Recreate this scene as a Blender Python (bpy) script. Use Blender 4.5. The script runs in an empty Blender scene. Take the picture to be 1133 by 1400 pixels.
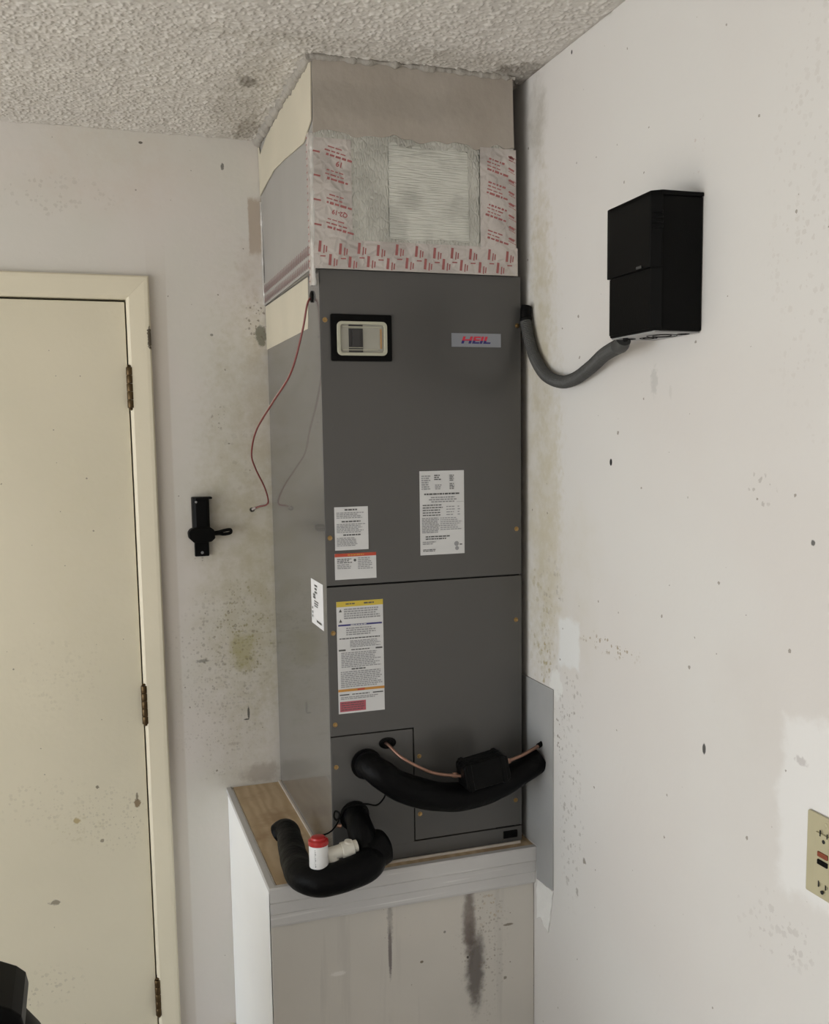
import bpy, bmesh, math, random
import numpy as np
from mathutils import Vector, Matrix, noise as mnoise
random.seed(7)
rng = np.random.default_rng(7)
C = bpy.context.scene
Z0 = 0.76            # platform top stands 0.76 m above the floor; builders below work from the platform top

# ------------------------------------------------------------------ camera
cam_d = bpy.data.cameras.new('camera'); cam = bpy.data.objects.new('camera', cam_d)
C.collection.objects.link(cam); C.camera = cam
YAW, PITCH, ROLL, FPX, PPY = 0.324472, -0.112008, -0.014705, 1352.09, 746.83
fw = Vector((math.sin(YAW)*math.cos(PITCH), math.cos(YAW)*math.cos(PITCH), math.sin(PITCH)))
r0 = Vector((math.cos(YAW), -math.sin(YAW), 0)); u0 = r0.cross(fw)
rr = r0*math.cos(ROLL) + u0*math.sin(ROLL); uu = -r0*math.sin(ROLL) + u0*math.cos(ROLL)
M = Matrix((rr, uu, -fw)).transposed().to_4x4()
M.translation = Vector((-0.47593, -2.59527, 0.93391+Z0))
cam.matrix_world = M
cam_d.sensor_fit = 'HORIZONTAL'; cam_d.sensor_width = 36.0
cam_d.lens = FPX*36/1133; cam_d.shift_y = (PPY-700)/1133
cam_d.clip_start = .05; cam_d.clip_end = 60

# ------------------------------------------------------------------ world, light, exposure
w = bpy.data.worlds.new('world'); C.world = w; w.use_nodes = True
bg = w.node_tree.nodes['Background']; bg.inputs[0].default_value = (.80, .90, 1.0, 1); bg.inputs[1].default_value = 1.0
def area(name, loc, rot, sx, sy, power, col):
    l = bpy.data.lights.new(name, 'AREA'); l.shape = 'RECTANGLE'; l.size = sx; l.size_y = sy; l.energy = power; l.color = col
    o = bpy.data.objects.new(name, l); C.collection.objects.link(o); o.location = loc; o.rotation_euler = rot; return o
# daylight falling in through the open garage door in the left wall
area('garage_door_daylight', (-4.55, -2.5, 1.08), (0, math.radians(-66), 0), 2.1, 4.3, 98, (.87, .945, 1.0))
# added fill lamp in place of warm daylight bounced up from the driveway
area('driveway_bounce_fill', (-4.9, -2.5, 0.12), (0, math.radians(-125), 0), 1.2, 4.3, 34, (1.0, .85, .72))
# the sun reaches in through the garage door and lights the driveway and the floor just inside it
sl_ = bpy.data.lights.new('sun', 'SUN'); sl_.energy = 14.5; sl_.angle = .01; sl_.color = (1, .93, .85)
so_ = bpy.data.objects.new('sun', sl_); C.collection.objects.link(so_)
so_.rotation_euler = Vector((-math.cos(.58), .10, math.sin(.58))).to_track_quat('Z', 'Y').to_euler()
C.view_settings.view_transform = 'Standard'; C.view_settings.look = 'None'
C.view_settings.exposure = -0.11; C.view_settings.gamma = 1.0; C.view_settings.use_curve_mapping = False

# ------------------------------------------------------------------ materials
def newmat(name):
    m = bpy.data.materials.new(name); m.use_nodes = True
    nt = m.node_tree; b = nt.nodes['Principled BSDF']
    return m, nt, b
def L(nt, a, b): nt.links.new(a, b)
def nd(nt, t, **kw):
    n = nt.nodes.new(t)
    for k, v in kw.items(): setattr(n, k, v)
    return n
def noise_fac(nt, scale, detail=3, rough=.5, vec=None, stretch=None):
    co = nd(nt, 'ShaderNodeTexCoord'); src = co.outputs['Object']
    if stretch:
        mp = nd(nt, 'ShaderNodeMapping'); mp.inputs['Scale'].default_value = stretch; L(nt, src, mp.inputs[0]); src = mp.outputs[0]
    n = nd(nt, 'ShaderNodeTexNoise'); n.inputs['Scale'].default_value = scale; n.inputs['Detail'].default_value = detail
    n.inputs['Roughness'].default_value = rough; L(nt, src, n.inputs['Vector']); return n.outputs['Fac']
def ramp(nt, fac, a, b):
    m = nd(nt, 'ShaderNodeMapRange', interpolation_type='SMOOTHSTEP', clamp=True)
    m.inputs['From Min'].default_value = a; m.inputs['From Max'].default_value = b; L(nt, fac, m.inputs['Value']); return m.outputs[0]
def mixc(nt, fac, a, b):
    m = nd(nt, 'ShaderNodeMix', data_type='RGBA')
    if isinstance(fac, float): m.inputs[0].default_value = fac
    else: L(nt, fac, m.inputs[0])
    for s, v in ((m.inputs[6], a), (m.inputs[7], b)):
        if isinstance(v, tuple): s.default_value = (*v[:3], 1)
        else: L(nt, v, s)
    return m.outputs[2]
def math_(nt, op, a, b):
    m = nd(nt, 'ShaderNodeMath', operation=op)
    for s, v in ((m.inputs[0], a), (m.inputs[1], b)):
        if isinstance(v, (int, float)): s.default_value = v
        else: L(nt, v, s)
    return m.outputs[0]
def bump(nt, b, h, strength=.3, dist=.002):
    n = nd(nt, 'ShaderNodeBump'); n.inputs['Strength'].default_value = strength; n.inputs['Distance'].default_value = dist
    L(nt, h, n.inputs['Height']); L(nt, n.outputs[0], b.inputs['Normal'])
def flat(name, col, rough=.5, metal=0., var=.06, vs=30, bs=0., bscale=200, bdist=.001, spec=.5, coat=0.):
    m, nt, b = newmat(name)
    d = tuple(c*(1-var) for c in col); u = tuple(min(1, c*(1+var)) for c in col)
    L(nt, mixc(nt, noise_fac(nt, vs), d, u), b.inputs['Base Color'])
    b.inputs['Roughness'].default_value = rough; b.inputs['Metallic'].default_value = metal
    b.inputs['Specular IOR Level'].default_value = spec; b.inputs['Coat Weight'].default_value = coat
    if bs: bump(nt, b, noise_fac(nt, bscale), bs, bdist)
    return m
def speckmask(nt, scale, rad, dens):
    ge = nd(nt, 'ShaderNodeTexCoord'); sp = nd(nt, 'ShaderNodeSeparateXYZ'); L(nt, ge.outputs['Object'], sp.inputs[0])
    cb = nd(nt, 'ShaderNodeCombineXYZ'); L(nt, math_(nt, 'ADD', sp.outputs[0], sp.outputs[1]), cb.inputs[0]); L(nt, sp.outputs[2], cb.inputs[1])
    vo = nd(nt, 'ShaderNodeTexVoronoi', voronoi_dimensions='2D'); vo.inputs['Scale'].default_value = scale; L(nt, cb.outputs[0], vo.inputs['Vector'])
    sc = nd(nt, 'ShaderNodeSeparateColor'); L(nt, vo.outputs['Color'], sc.inputs[0])
    r = math_(nt, 'MULTIPLY', math_(nt, 'MULTIPLY', sc.outputs[1], sc.outputs[1]), rad)
    d = math_(nt, 'ADD', vo.outputs['Distance'], math_(nt, 'MULTIPLY', math_(nt, 'SUBTRACT', noise_fac(nt, 260, 3), .5), rad*1.6))
    return math_(nt, 'MULTIPLY', math_(nt, 'LESS_THAN', d, r), math_(nt, 'LESS_THAN', sc.outputs[0], dens))
def paint(name, col, col2, blots=(), rough=.75, vs=3, bs=.25, bscale=60, bdist=.002, spec=.3, streak=None, org=(0, 0, -Z0), specks=None):
    """painted surface with local stains. blot = (centre, radii, colour, strength, noise scale, noise amount, softness[, speckle])"""
    m, nt, b = newmat(name)
    col_s = mixc(nt, ramp(nt, noise_fac(nt, vs, 4), .35, .65), col, col2)
    co = nd(nt, 'ShaderNodeTexCoord'); cache = {}
    if streak:
        sc, c3, k = streak
        f = ramp(nt, noise_fac(nt, 1, 4, .6, stretch=sc), .56, .72)
        col_s = mixc(nt, math_(nt, 'MULTIPLY', f, k), col_s, c3)
    for bl in blots:
        c, r, bc, k, ns, na, so = bl[:7]
        c = (c[0]-org[0], c[1]-org[1], c[2]-org[2])
        v = nd(nt, 'ShaderNodeVectorMath', operation='MULTIPLY_ADD'); L(nt, co.outputs['Object'], v.inputs[0])
        v.inputs[1].default_value = tuple(1/q for q in r); v.inputs[2].default_value = tuple(-a/q for a, q in zip(c, r))
        if len(bl) > 8:      # squarish patch: max of |components|
            ab = nd(nt, 'ShaderNodeVectorMath', operation='ABSOLUTE'); L(nt, v.outputs[0], ab.inputs[0])
            sp = nd(nt, 'ShaderNodeSeparateXYZ'); L(nt, ab.outputs[0], sp.inputs[0])
            d = math_(nt, 'MAXIMUM', math_(nt, 'MAXIMUM', sp.outputs[0], sp.outputs[1]), sp.outputs[2])
        else:
            ln = nd(nt, 'ShaderNodeVectorMath', operation='LENGTH'); L(nt, v.outputs[0], ln.inputs[0]); d = ln.outputs['Value']
        if na:
            need = .8/min(r[0], r[2], r[1])
            if ns < need: ns = min([q for q in (60, 150, 300, 600) if q >= need] or [600])
            na = min(na*1.3, .8)
            if ns not in cache: cache[ns] = noise_fac(nt, ns, 5, .6)
            d = math_(nt, 'ADD', d, math_(nt, 'MULTIPLY', math_(nt, 'SUBTRACT', cache[ns], .5), na*(2 if ns < 150 else 3.5)))
        f = math_(nt, 'MULTIPLY', ramp(nt, d, 1+so, 1-so), k)
        if min(r) > .03 and not (len(bl) > 8):
            if 'mott' not in cache: cache['mott'] = math_(nt, 'ADD', math_(nt, 'MULTIPLY', ramp(nt, noise_fac(nt, 22, 6, .65), .35, .68), .5), .35)
            f = math_(nt, 'MULTIPLY', f, cache['mott'])
        if len(bl) > 7 and bl[7]:
            key = ('s', bl[7])
            if key not in cache: cache[key] = speckmask(nt, bl[7], .55, .55)
            f = math_(nt, 'MULTIPLY', math_(nt, 'MULTIPLY', f, .9), cache[key])
        col_s = mixc(nt, f, col_s, bc)
    if specks: col_s = mixc(nt, math_(nt, 'MULTIPLY', speckmask(nt, *specks[:3]), .65), col_s, DIRT)
    L(nt, col_s, b.inputs['Base Color'])
    b.inputs['Roughness'].default_value = rough; b.inputs['Specular IOR Level'].default_value = spec
    if bs: bump(nt, b, noise_fac(nt, bscale, 4), bs, bdist)
    return m
BW = 1e3   # "any depth" radius
def bl(x, z, rx, rz, col, k, ns=20, na=.4, so=.3, sp=0, *sq): return ((x, 0, z), (rx, BW, rz), col, k, ns, na, so, sp, *sq)
def rl(y, z, ry, rz, col, k, ns=20, na=.4, so=.3, sp=0, *sq): return ((0, y, z), (BW, ry, rz), col, k, ns, na, so, sp, *sq)
DIRT = (.16, .13, .09); MOLD = (.30, .27, .17); TAN = (.42, .33, .25); BLK = (.02, .02, .018)
back_bl = [bl(-.272, .3, .022, 1.02, (.56, .50, .43), .5, 30, .03, .15, 0, 1), bl(-.10, .45, .12, .45, (.52, .48, .37), .6, 7, .7, .5), bl(-.08, .9, .05, .10, DIRT, .35, 30, .6, .5, 60), bl(-.06, .72, .11, .50, (.47, .43, .30), .62, 6, .6, .5), bl(-.03, .55, .05, .28, (.45, .40, .26), .45, 9, .6, .5),  # first blot: unpainted strip beside the casing, with the casing's shadow painted in
  bl(-.012, 1.02, .055, .22, (.50, .43, .33), .5, 9, .5, .5),
  bl(-.016, 1.470, .021, .068, TAN, .75, 30, .15, .12, 0, 1), bl(-.03, 1.36, .035, .07, (.50, .42, .35), .45, 18, .5, .5),
  bl(-.014, 1.195, .014, .026, (.14, .14, .10), .8, 70, .6, .2), bl(-.02, 1.23, .03, .05, DIRT, .7, 60, .5, .3, 150),
  bl(-.085, .42, .075, .14, (.22, .19, .07), .8, 25, .6, .4, 130), bl(-.09, .37, .03, .05, (.36, .32, .13), .6, 40, .6, .4),
  bl(-.13, .38, .12, .14, DIRT, .65, 25, .5, .4, 110), bl(-.15, .20, .10, .16, DIRT, .4, 25, .5, .4, 140),
  bl(-.195, .352, .016, .004, BLK, .5, 80, .6, .3), bl(-.079, .20, .003, .017, BLK, .8, 60, .2, .2), bl(-.085, .183, .007, .002, BLK, .8, 60, .2, .2),
  bl(-.295, 1.655, .005, .003, BLK, .95, 60, .1, .2), bl(-.098, 1.612, .004, .008, BLK, .7, 60, .4, .2), bl(-.12, .12, .015, .004, (.3,.25,.2), .3, 60, .5, .3),
  bl(-.052, .745, .007, .006, BLK, .95, 60, .2, .2), bl(-.14, 1.195, .004, .003, BLK, .6, 60, .1, .2), bl(-.13, .985, .02, .03, DIRT, .5, 30, .4, .4, 120),
  bl(-.19, .62, .02, .008, DIRT, .5, 60, .4, .4, 150), bl(-.05, .03, .05, .025, (.30, .25, .2), .5, 40, .6, .4),
  bl(-.50, 1.52, .14, .05, DIRT, .25, 30, .4, .4, 90), bl(-.38, 1.60, .2, .12, (.6, .5, .4), .3, 8, .5, .5)]
right_bl = [rl(-.655, .85, .085, .45, (.50, .45, .32), .7, 7, .6, .5), rl(-.70, .72, .05, .25, (.52, .47, .34), .6, 12, .6, .5), rl(-.80, .62, .10, .18, (.60, .56, .47), .4, 9, .6, .5), rl(-.71, .55, .05, .12, DIRT, .5, 30, .6, .4, 80), rl(-.655, .52, .05, .16, (.36, .31, .15), .75, 25, .6, .4, 60), rl(-.68, .44, .03, .07, (.33, .26, .10), .7, 50, .6, .4, 70),
  rl(-.79, .50, .045, .05, (.74, .75, .74), .8, 30, .3, .15, 0, 1), rl(-.95, .528, .10, .016, (.28, .22, .12), .8, 50, .5, .4, 120), rl(-.73, .40, .03, .03, (.76, .76, .73), .8, 60, .6, .2),
  rl(-.64, 1.58, .04, .08, (.28, .25, .19), .6, 30, .6, .5), rl(-.66, 1.2, .04, .25, (.46, .41, .29), .6, 15, .6, .5),
  rl(-.956, .878, .0045, .0065, BLK, 1., 60, .0, .15), rl(-1.262, .419, .0045, .009, BLK, .9, 60, .1, .2),
  rl(-1.56, .40, .115, .135, (.80, .80, .79), .6, 14, .25, .10, 0, 1), rl(-1.10, 1.02, .010, .022, (.45, .44, .42), .5, 50, .5, .4), rl(-1.15, 1.0, .004, .01, (.5,.48,.45), .3, 50, .5, .4),
  rl(-1.39, .845, .03, .03, (.35, .32, .29), .6, 40, .5, .3, 90), rl(-.80, .38, .05, .06, DIRT, .7, 40, .5, .4, 90), rl(-.745, .30, .022, .05, DIRT, .7, 60, .6, .4, 140),
  rl(-.80, .15, .05, .18, DIRT, .55, 40, .5, .4, 100), rl(-.86, .06, .006, .006, DIRT, .7, 60, .7, .3), rl(-.83, -.02, .005, .008, DIRT, .5, 60, .7, .3),
  rl(-.795, 1.665, .003, .004, BLK, .9, 60, 0., .2), rl(-1.42, 1.55, .004, .006, BLK, .8, 60, .2, .2), rl(-1.5, .78, .004, .004, BLK, .8, 60, .2, .2), rl(-1.22, 1.38, .012, .04, (.5, .42, .38), .6, 60, .5, .4, 100),
  rl(-1.36, .50, .08, .10, (.60, .57, .53), .25, 12, .5, .5), rl(-1.49, .47, .012, .006, (.45, .42, .41), .6, 60, .5, .3), rl(-1.45, .20, .09, .05, (.4, .36, .34), .5, 40, .5, .3, 80),
  rl(-1.48, 1.25, .08, .28, (.45, .4, .36), .35, 25, .5, .4, 100),
  rl(-.68, .1, .03, .16, (.80, .80, .78), .6, 40, .6, .3)]
ped_bl = [bl(.304, -.16, .014, .08, (.12, .09, .08), .85, 40, .5, .45), bl(.318, -.27, .020, .085, (.10, .085, .08), .85, 45, .5, .5), bl(.35, -.13, .035, .035, (.40, .30, .17), .75, 50, .7, .4, 120), bl(.335, -.22, .05, .15, DIRT, .7, 50, .5, .5, 150),
  bl(.118, -.12, .006, .05, (.20, .18, .17), .6, 50, .4, .4), bl(.117, -.19, .004, .06, (.14, .12, .12), .85, 50, .2, .3), bl(.245, -.17, .003, .003, BLK, .8, 60, 0., .2), bl(.19, -.23, .004, .003, DIRT, .9, 60, 0., .2),
  bl(.21, -.13, .1, .05, (.62, .58, .52), .6, 12, .5, .5), bl(.40, -.18, .012, .003, DIRT, .8, 60, .2, .3), bl(.39, -.31, .03, .008, DIRT, .8, 60, .3, .3, 90), bl(.30, -.24, .002, .003, BLK, .9, 60, 0., .2), bl(-.0, -.22, .016, .005, (.75,.73,.7), .6, 60, .3, .3)]
door_bl = [bl(-.376, -.012, .008, .011, (.22, .15, .08), .9, 90, .5, .2), bl(-.376, .006, .003, .010, DIRT, .8, 90, .3, .2), bl(-.527, -.038, .008, .007, (.42, .32, .14), .8, 90, .3, .3), bl(-.52, -.06, .07, .05, (.40, .33, .16), .3, 40, .5, .4, 110),
  bl(-.473, .044, .004, .004, DIRT, .8, 60, .3, .2), bl(-.468, -.10, .005, .005, DIRT, .7, 60, .3, .2), bl(-.591, -.248, .012, .006, DIRT, .7, 90, .7, .3), bl(-.60, .02, .10, .06, DIRT, .25, 60, .4, .4, 100), bl(-.44, -.05, .09, .08, DIRT, .3, 60, .4, .4, 130),
  bl(-.62, -.47, .08, .05, DIRT, .3, 60, .4, .4, 90), bl(-.45, .62, .12, .3, (.70, .64, .47), .4, 4, .4, .5), bl(-.55, .35, .1, .1, DIRT, .15, 60, .4, .4, 100)]
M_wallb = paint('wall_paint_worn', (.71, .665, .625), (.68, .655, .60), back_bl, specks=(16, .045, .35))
M_wallr = paint('wall_paint_patched', (.670, .652, .625), (.655, .628, .600), right_bl, vs=2.2, specks=(13, .045, .45))
M_wallplain = paint('wall_paint_plain', (.68, .65, .60), (.64, .61, .57))
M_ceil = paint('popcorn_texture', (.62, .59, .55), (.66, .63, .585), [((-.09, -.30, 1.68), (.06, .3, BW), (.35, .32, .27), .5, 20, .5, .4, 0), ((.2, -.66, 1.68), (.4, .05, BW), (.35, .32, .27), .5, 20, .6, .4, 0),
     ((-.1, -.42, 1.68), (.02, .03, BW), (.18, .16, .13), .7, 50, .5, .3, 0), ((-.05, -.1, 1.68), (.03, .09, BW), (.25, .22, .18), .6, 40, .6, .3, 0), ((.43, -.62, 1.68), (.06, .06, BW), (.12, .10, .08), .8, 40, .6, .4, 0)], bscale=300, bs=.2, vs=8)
M_floor = paint('concrete', (.44, .43, .41), (.38, .37, .355), bscale=80)
M_drive = paint('driveway_concrete', (.45, .43, .40), (.40, .39, .36))
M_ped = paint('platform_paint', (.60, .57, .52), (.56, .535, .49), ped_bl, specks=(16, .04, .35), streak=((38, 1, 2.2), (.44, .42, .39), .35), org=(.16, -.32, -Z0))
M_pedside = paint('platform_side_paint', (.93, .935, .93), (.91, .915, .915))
M_trim = paint('trim_gray_paint', (.60, .59, .58), (.53, .52, .51), rough=.55, bs=.4, bscale=40, streak=((3, 3, 90), (.76, .75, .73), .9))
M_door = paint('door_cream_paint', (.75, .69, .54), (.71, .655, .51), door_bl, rough=.5, spec=.4, vs=2, specks=(15, .035, .3))
M_casing = paint('casing_cream_paint', (.78, .715, .56), (.75, .69, .54), [bl(-.294, 1.183, .006, .026, (.06, .04, .02), .95, 60, .5, .2)], rough=.45, spec=.45)
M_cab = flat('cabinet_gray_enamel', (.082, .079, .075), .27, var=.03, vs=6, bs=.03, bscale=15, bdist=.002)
M_cab_lit = flat('cabinet_lit_side_enamel', (.128, .125, .120), .24, var=.03, vs=4, coat=.45)  # same enamel as the front panels, lighter to paint in the side's stronger light
M_cab_lit.node_tree.nodes['Principled BSDF'].inputs['Coat Roughness'].default_value = .04
M_dark = flat('gap_black', (.008, .008, .008), .8)
M_black = flat('black_plastic', (.0025, .0025, .0025), .4, bs=.05, spec=.10)
M_blackm = flat('black_satin_plastic', (.003, .003, .0028), .55, bs=.2, bscale=300, spec=.10)
M_foam = flat('black_pipe_foam', (.0025, .0025, .0028), .45, bs=.5, bscale=55, bdist=.004, var=.3, spec=.10)
M_tapeblk = flat('black_tape', (.003, .003, .003), .35, bs=.7, bscale=70, bdist=.003, spec=.10)
M_copper = flat('aged_copper', (.34, .20, .15), .34, .9, var=.35, vs=60)
M_brass = flat('yellow_zinc', (.42, .28, .12), .35, .95, var=.35, vs=300)
M_hinge = flat('dark_bronze', (.10, .065, .03), .4, .8, var=.3, vs=80)
M_white = flat('white_pvc', (.78, .78, .78), .3)
M_ivory = flat('offwhite_pvc', (.66, .64, .57), .35)
M_red = flat('red_plastic', (.42, .02, .02), .3)
M_cream = paint('cream_patch_tone', (.60, .55, .44), (.57, .525, .42), rough=.6, vs=8)  # plain cream shared by the cabinet and duct side patches
M_paper = flat('label_paper', (.66, .66, .66), .4, var=.02)
M_sidepaper = flat('white_sticker_paper', (.82, .82, .84), .4, var=.02)
M_ink = flat('label_ink', (.09, .09, .09), .5); M_inkg = flat('label_gray_ink', (.30, .30, .31), .5)
M_yel = flat('label_yellow', (.62, .47, .06), .45); M_org = flat('label_orange', (.55, .26, .05), .45)
M_redp = flat('label_red', (.50, .07, .035), .45); M_pink = flat('label_crimson', (.45, .10, .13), .45); M_blue = flat('label_blue', (.03, .03, .17), .45)
M_lred = flat('logo_red', (.60, .03, .06), .4); M_lblue = flat('logo_navy', (.02, .02, .16), .4); M_lsil = flat('logo_silver', (.30, .315, .35), .3, .4)
M_tpink = flat('tape_red_ink', (.36, .12, .115), .5, var=.25, vs=200)
M_lens = flat('clear_lens_plastic', (.36, .35, .30), .2, bs=.2, bscale=30)
M_lensrim = flat('lens_rim_plastic', (.47, .46, .36), .25); M_amber = flat('amber_lens_edge', (.42, .24, .10), .25); M_brk = flat('breaker_gray', (.035, .033, .033), .5)
M_conduit = flat('gray_flexible_conduit', (.065, .065, .062), .5, spec=.3)
M_knock = flat('gray_box_bottom', (.30, .30, .30), .4, .1)
M_sheet = paint('gray_primer_sheet', (.38, .38, .375), (.34, .34, .335), rough=.45, vs=5)
M_outlet = flat('almond_plastic', (.45, .41, .27), .35); M_obr = flat('brick_red_button', (.22, .05, .02), .4)
M_tan = flat('shim_pale', (.62, .56, .50), .6)
M_putty = flat('white_putty', (.78, .77, .74), .8, bs=.7, bscale=90, bdist=.003)
M_wirer = flat('red_control_wire', (.20, .045, .04), .45); M_wirew = flat('pale_control_wire', (.42, .36, .33), .45)
M_seal = flat('gray_mastic_bead', (.36, .335, .30), .7, bs=.8, bscale=90, bdist=.004, var=.2)
def ply():
    m, nt, b = newmat('plywood')
    wv = nd(nt, 'ShaderNodeTexWave', wave_type='BANDS'); wv.inputs['Scale'].default_value = 4; wv.inputs['Distortion'].default_value = 9; wv.inputs['Detail'].default_value = 3; wv.inputs['Detail Scale'].default_value = 1.2
    co = nd(nt, 'ShaderNodeTexCoord'); mp = nd(nt, 'ShaderNodeMapping'); mp.inputs['Scale'].default_value = (3, .8, 1); L(nt, co.outputs['Object'], mp.inputs[0]); L(nt, mp.outputs[0], wv.inputs['Vector'])
    c = mixc(nt, wv.outputs['Fac'], (.58, .45, .29), (.48, .35, .21)); c = mixc(nt, ramp(nt, noise_fac(nt, 9, 5), .5, .7), c, (.38, .26, .15))
    L(nt, c, b.inputs['Base Color']); b.inputs['Roughness'].default_value = .6; return m
M_ply = ply()
def foil(name, col, metal, rough, bs, weave):
    m, nt, b = newmat(name)
    L(nt, mixc(nt, ramp(nt, noise_fac(nt, 14, 4), .4, .62), col, tuple(c*.8 for c in col)), b.inputs['Base Color'])
    b.inputs['Metallic'].default_value = metal; b.inputs['Roughness'].default_value = rough
    n1 = noise_fac(nt, 40, 4)
    if weave:
        vo = nd(nt, 'ShaderNodeTexVoronoi', feature='DISTANCE_TO_EDGE'); co = nd(nt, 'ShaderNodeTexCoord'); mp = nd(nt, 'ShaderNodeMapping')
        mp.inputs['Scale'].default_value = weave; L(nt, co.outputs['Object'], mp.inputs[0]); L(nt, mp.outputs[0], vo.inputs['Vector']); vo.inputs['Scale'].default_value = 1
        n1 = math_(nt, 'ADD', math_(nt, 'MULTIPLY', n1, .7), math_(nt, 'MULTIPLY', ramp(nt, vo.outputs['Distance'], 0, .25), .55))
    bump(nt, b, n1, bs, .004); return m
M_foil = foil('duct_foil', (.62, .62, .575), .7, .32, .45, (150, 150, 60))
M_fabric = foil('mastic_mesh_fabric', (.68, .68, .62), .15, .40, .5, (14, 14, 210))
M_tapef = foil('foil_tape', (.62, .575, .545), .4, .33, .6, (40, 40, 40))
M_tapes = foil('foil_tape_edge', (.75, .74, .72), .8, .3, .9, None)
M_ductgray = flat('duct_side_gray', (.37, .355, .335), .5, .15, var=.05, vs=12, bs=.25, bscale=20, bdist=.003)
M_mastic = paint('taupe_mastic', (.40, .355, .305), (.43, .385, .335), [((.12, 0, 1.60), (.2, BW, .03), (.33, .30, .26), .4, 12, .5, .5, 0)], rough=.55, bs=.5, bscale=25, bdist=.004, vs=9, org=(.21, -.3, 1.2699))

# ------------------------------------------------------------------ mesh builder
class MB:
    def __init__(s): s.v = []; s.f = []; s.m = []; s.mats = []
    def mi(s, mat):
        if mat not in s.mats: s.mats.append(mat)
        return s.mats.index(mat)
    def add(s, vs, fs, mat):
        k = len(s.v); i = s.mi(mat); s.v += [tuple(v) for v in vs]
        s.f += [tuple(k+a for a in f) for f in fs]; s.m += [i]*len(fs); return s
    def box(s, a, b, mat):
        x0, y0, z0 = [min(p, q) for p, q in zip(a, b)]; x1, y1, z1 = [max(p, q) for p, q in zip(a, b)]
        return s.add([(x0,y0,z0),(x1,y0,z0),(x1,y1,z0),(x0,y1,z0),(x0,y0,z1),(x1,y0,z1),(x1,y1,z1),(x0,y1,z1)],
                     [(0,3,2,1),(4,5,6,7),(0,1,5,4),(1,2,6,5),(2,3,7,6),(3,0,4,7)], mat)
    def prism(s, pts, d, mat):
        """closed outline pts (3-D, planar) extruded by vector d"""
        n = len(pts); p = [Vector(q) for q in pts]; d = Vector(d)
        nrm = Vector((0,0,0))
        for i in range(n): nrm += p[i].cross(p[(i+1) % n])
        if nrm.dot(d) > 0: p = p[::-1]
        fs = [tuple(range(n)), tuple(range(2*n-1, n-1, -1))] + [(i, n+i, n+(i+1) % n, (i+1) % n) for i in range(n)]
        fs = [f if k < 2 else f[::1] for k, f in enumerate(fs)]
        return s.add(p+[q+d for q in p], fs, mat)
    def tube(s, path, r, mat, n=14, sub=8, rfun=None, cap=True, smooth_path=True):
        P = [Vector(q) for q in path]
        if smooth_path and len(P) > 2:
            Q = [P[0]*2-P[1]]+P+[P[-1]*2-P[-2]]; out = []
            for i in range(1, len(Q)-2):
                a, b, c, d = Q[i-1:i+3]
                for k in range(sub):
                    t = k/sub
                    out.append(.5*((2*b)+(c-a)*t+(2*a-5*b+4*c-d)*t*t+(3*b-3*c+d-a)*t**3))
            out.append(P[-1]); P = out
        N = len(P); T = [(P[min(i+1, N-1)]-P[max(i-1, 0)]).normalized() for i in range(N)]
        u = T[0].orthogonal().normalized(); vs = []; acc = 0
        for i in range(N):
            u = (u-T[i]*u.dot(T[i])).normalized(); w_ = T[i].cross(u)
            if i: acc += (P[i]-P[i-1]).length
            for k in range(n):
                a = 2*math.pi*k/n; R = r(i/(N-1)) if callable(r) else r
                if rfun: R *= rfun(acc, a, P[i])
                vs.append(P[i]+(u*math.cos(a)+w_*math.sin(a))*R)
        fs = [(i*n+k, i*n+(k+1) % n, (i+1)*n+(k+1) % n, (i+1)*n+k) for i in range(N-1) for k in range(n)]
        if cap: fs += [tuple(range(n-1, -1, -1)), tuple((N-1)*n+k for k in range(n))]
        return s.add(vs, fs, mat)
    def lathe(s, c, axis, prof, mat, n=24):
        """prof: list of (radius, height along axis)"""
        ax = Vector(axis).normalized(); u = ax.orthogonal().normalized(); w_ = ax.cross(u); c = Vector(c); vs = []
        for R, h in prof:
            for k in range(n):
                a = 2*math.pi*k/n; vs.append(c+ax*h+(u*math.cos(a)+w_*math.sin(a))*R)
        N = len(prof)
        fs = [(i*n+k, i*n+(k+1) % n, (i+1)*n+(k+1) % n, (i+1)*n+k) for i in range(N-1) for k in range(n)]
        fs += [tuple(range(n-1, -1, -1)), tuple((N-1)*n+k for k in range(n))]
        return s.add(vs, fs, mat)
def build(name, mb, parent=None, bevel=0, smooth=False, origin=None, seg=2):
    me = bpy.data.meshes.new(name)
    O = Vector(origin) if origin is not None else (parent['_o'] if parent is not None and '_o' in parent else None)
    O = Vector(O) if O is not None else Vector((0, 0, -Z0))
    me.from_pydata([(v[0]-O.x, v[1]-O.y, v[2]-O.z) for v in mb.v], [], mb.f)
    for m in mb.mats: me.materials.append(m)
    me.polygons.foreach_set('material_index', mb.m); me.validate(); me.update()
    o = bpy.data.objects.new(name, me); C.collection.objects.link(o)
    bm = bmesh.new(); bm.from_mesh(me); bmesh.ops.recalc_face_normals(bm, faces=bm.faces); bm.to_mesh(me); bm.free()
    if smooth:
        me.polygons.foreach_set('use_smooth', [True]*len(me.polygons))
        me.set_sharp_from_angle(angle=math.radians(40))
    if bevel:
        b = o.modifiers.new('bevel', 'BEVEL'); b.width = bevel; b.segments = seg; b.limit_method = 'ANGLE'; b.angle_limit = math.radians(35)
    if parent is not None: o.parent = parent
    else: o.location = (O.x, O.y, O.z+Z0)
    return o
def thing(name, loc, label, cat, group=None):
    o = bpy.data.objects.new(name, None); C.collection.objects.link(o); o.empty_display_size = .05
    o.location = (loc[0], loc[1], loc[2]+Z0); OR[o.name] = loc
    o['label'] = label; o['category'] = cat
    if group: o['group'] = group
    return o
OR = {}
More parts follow.
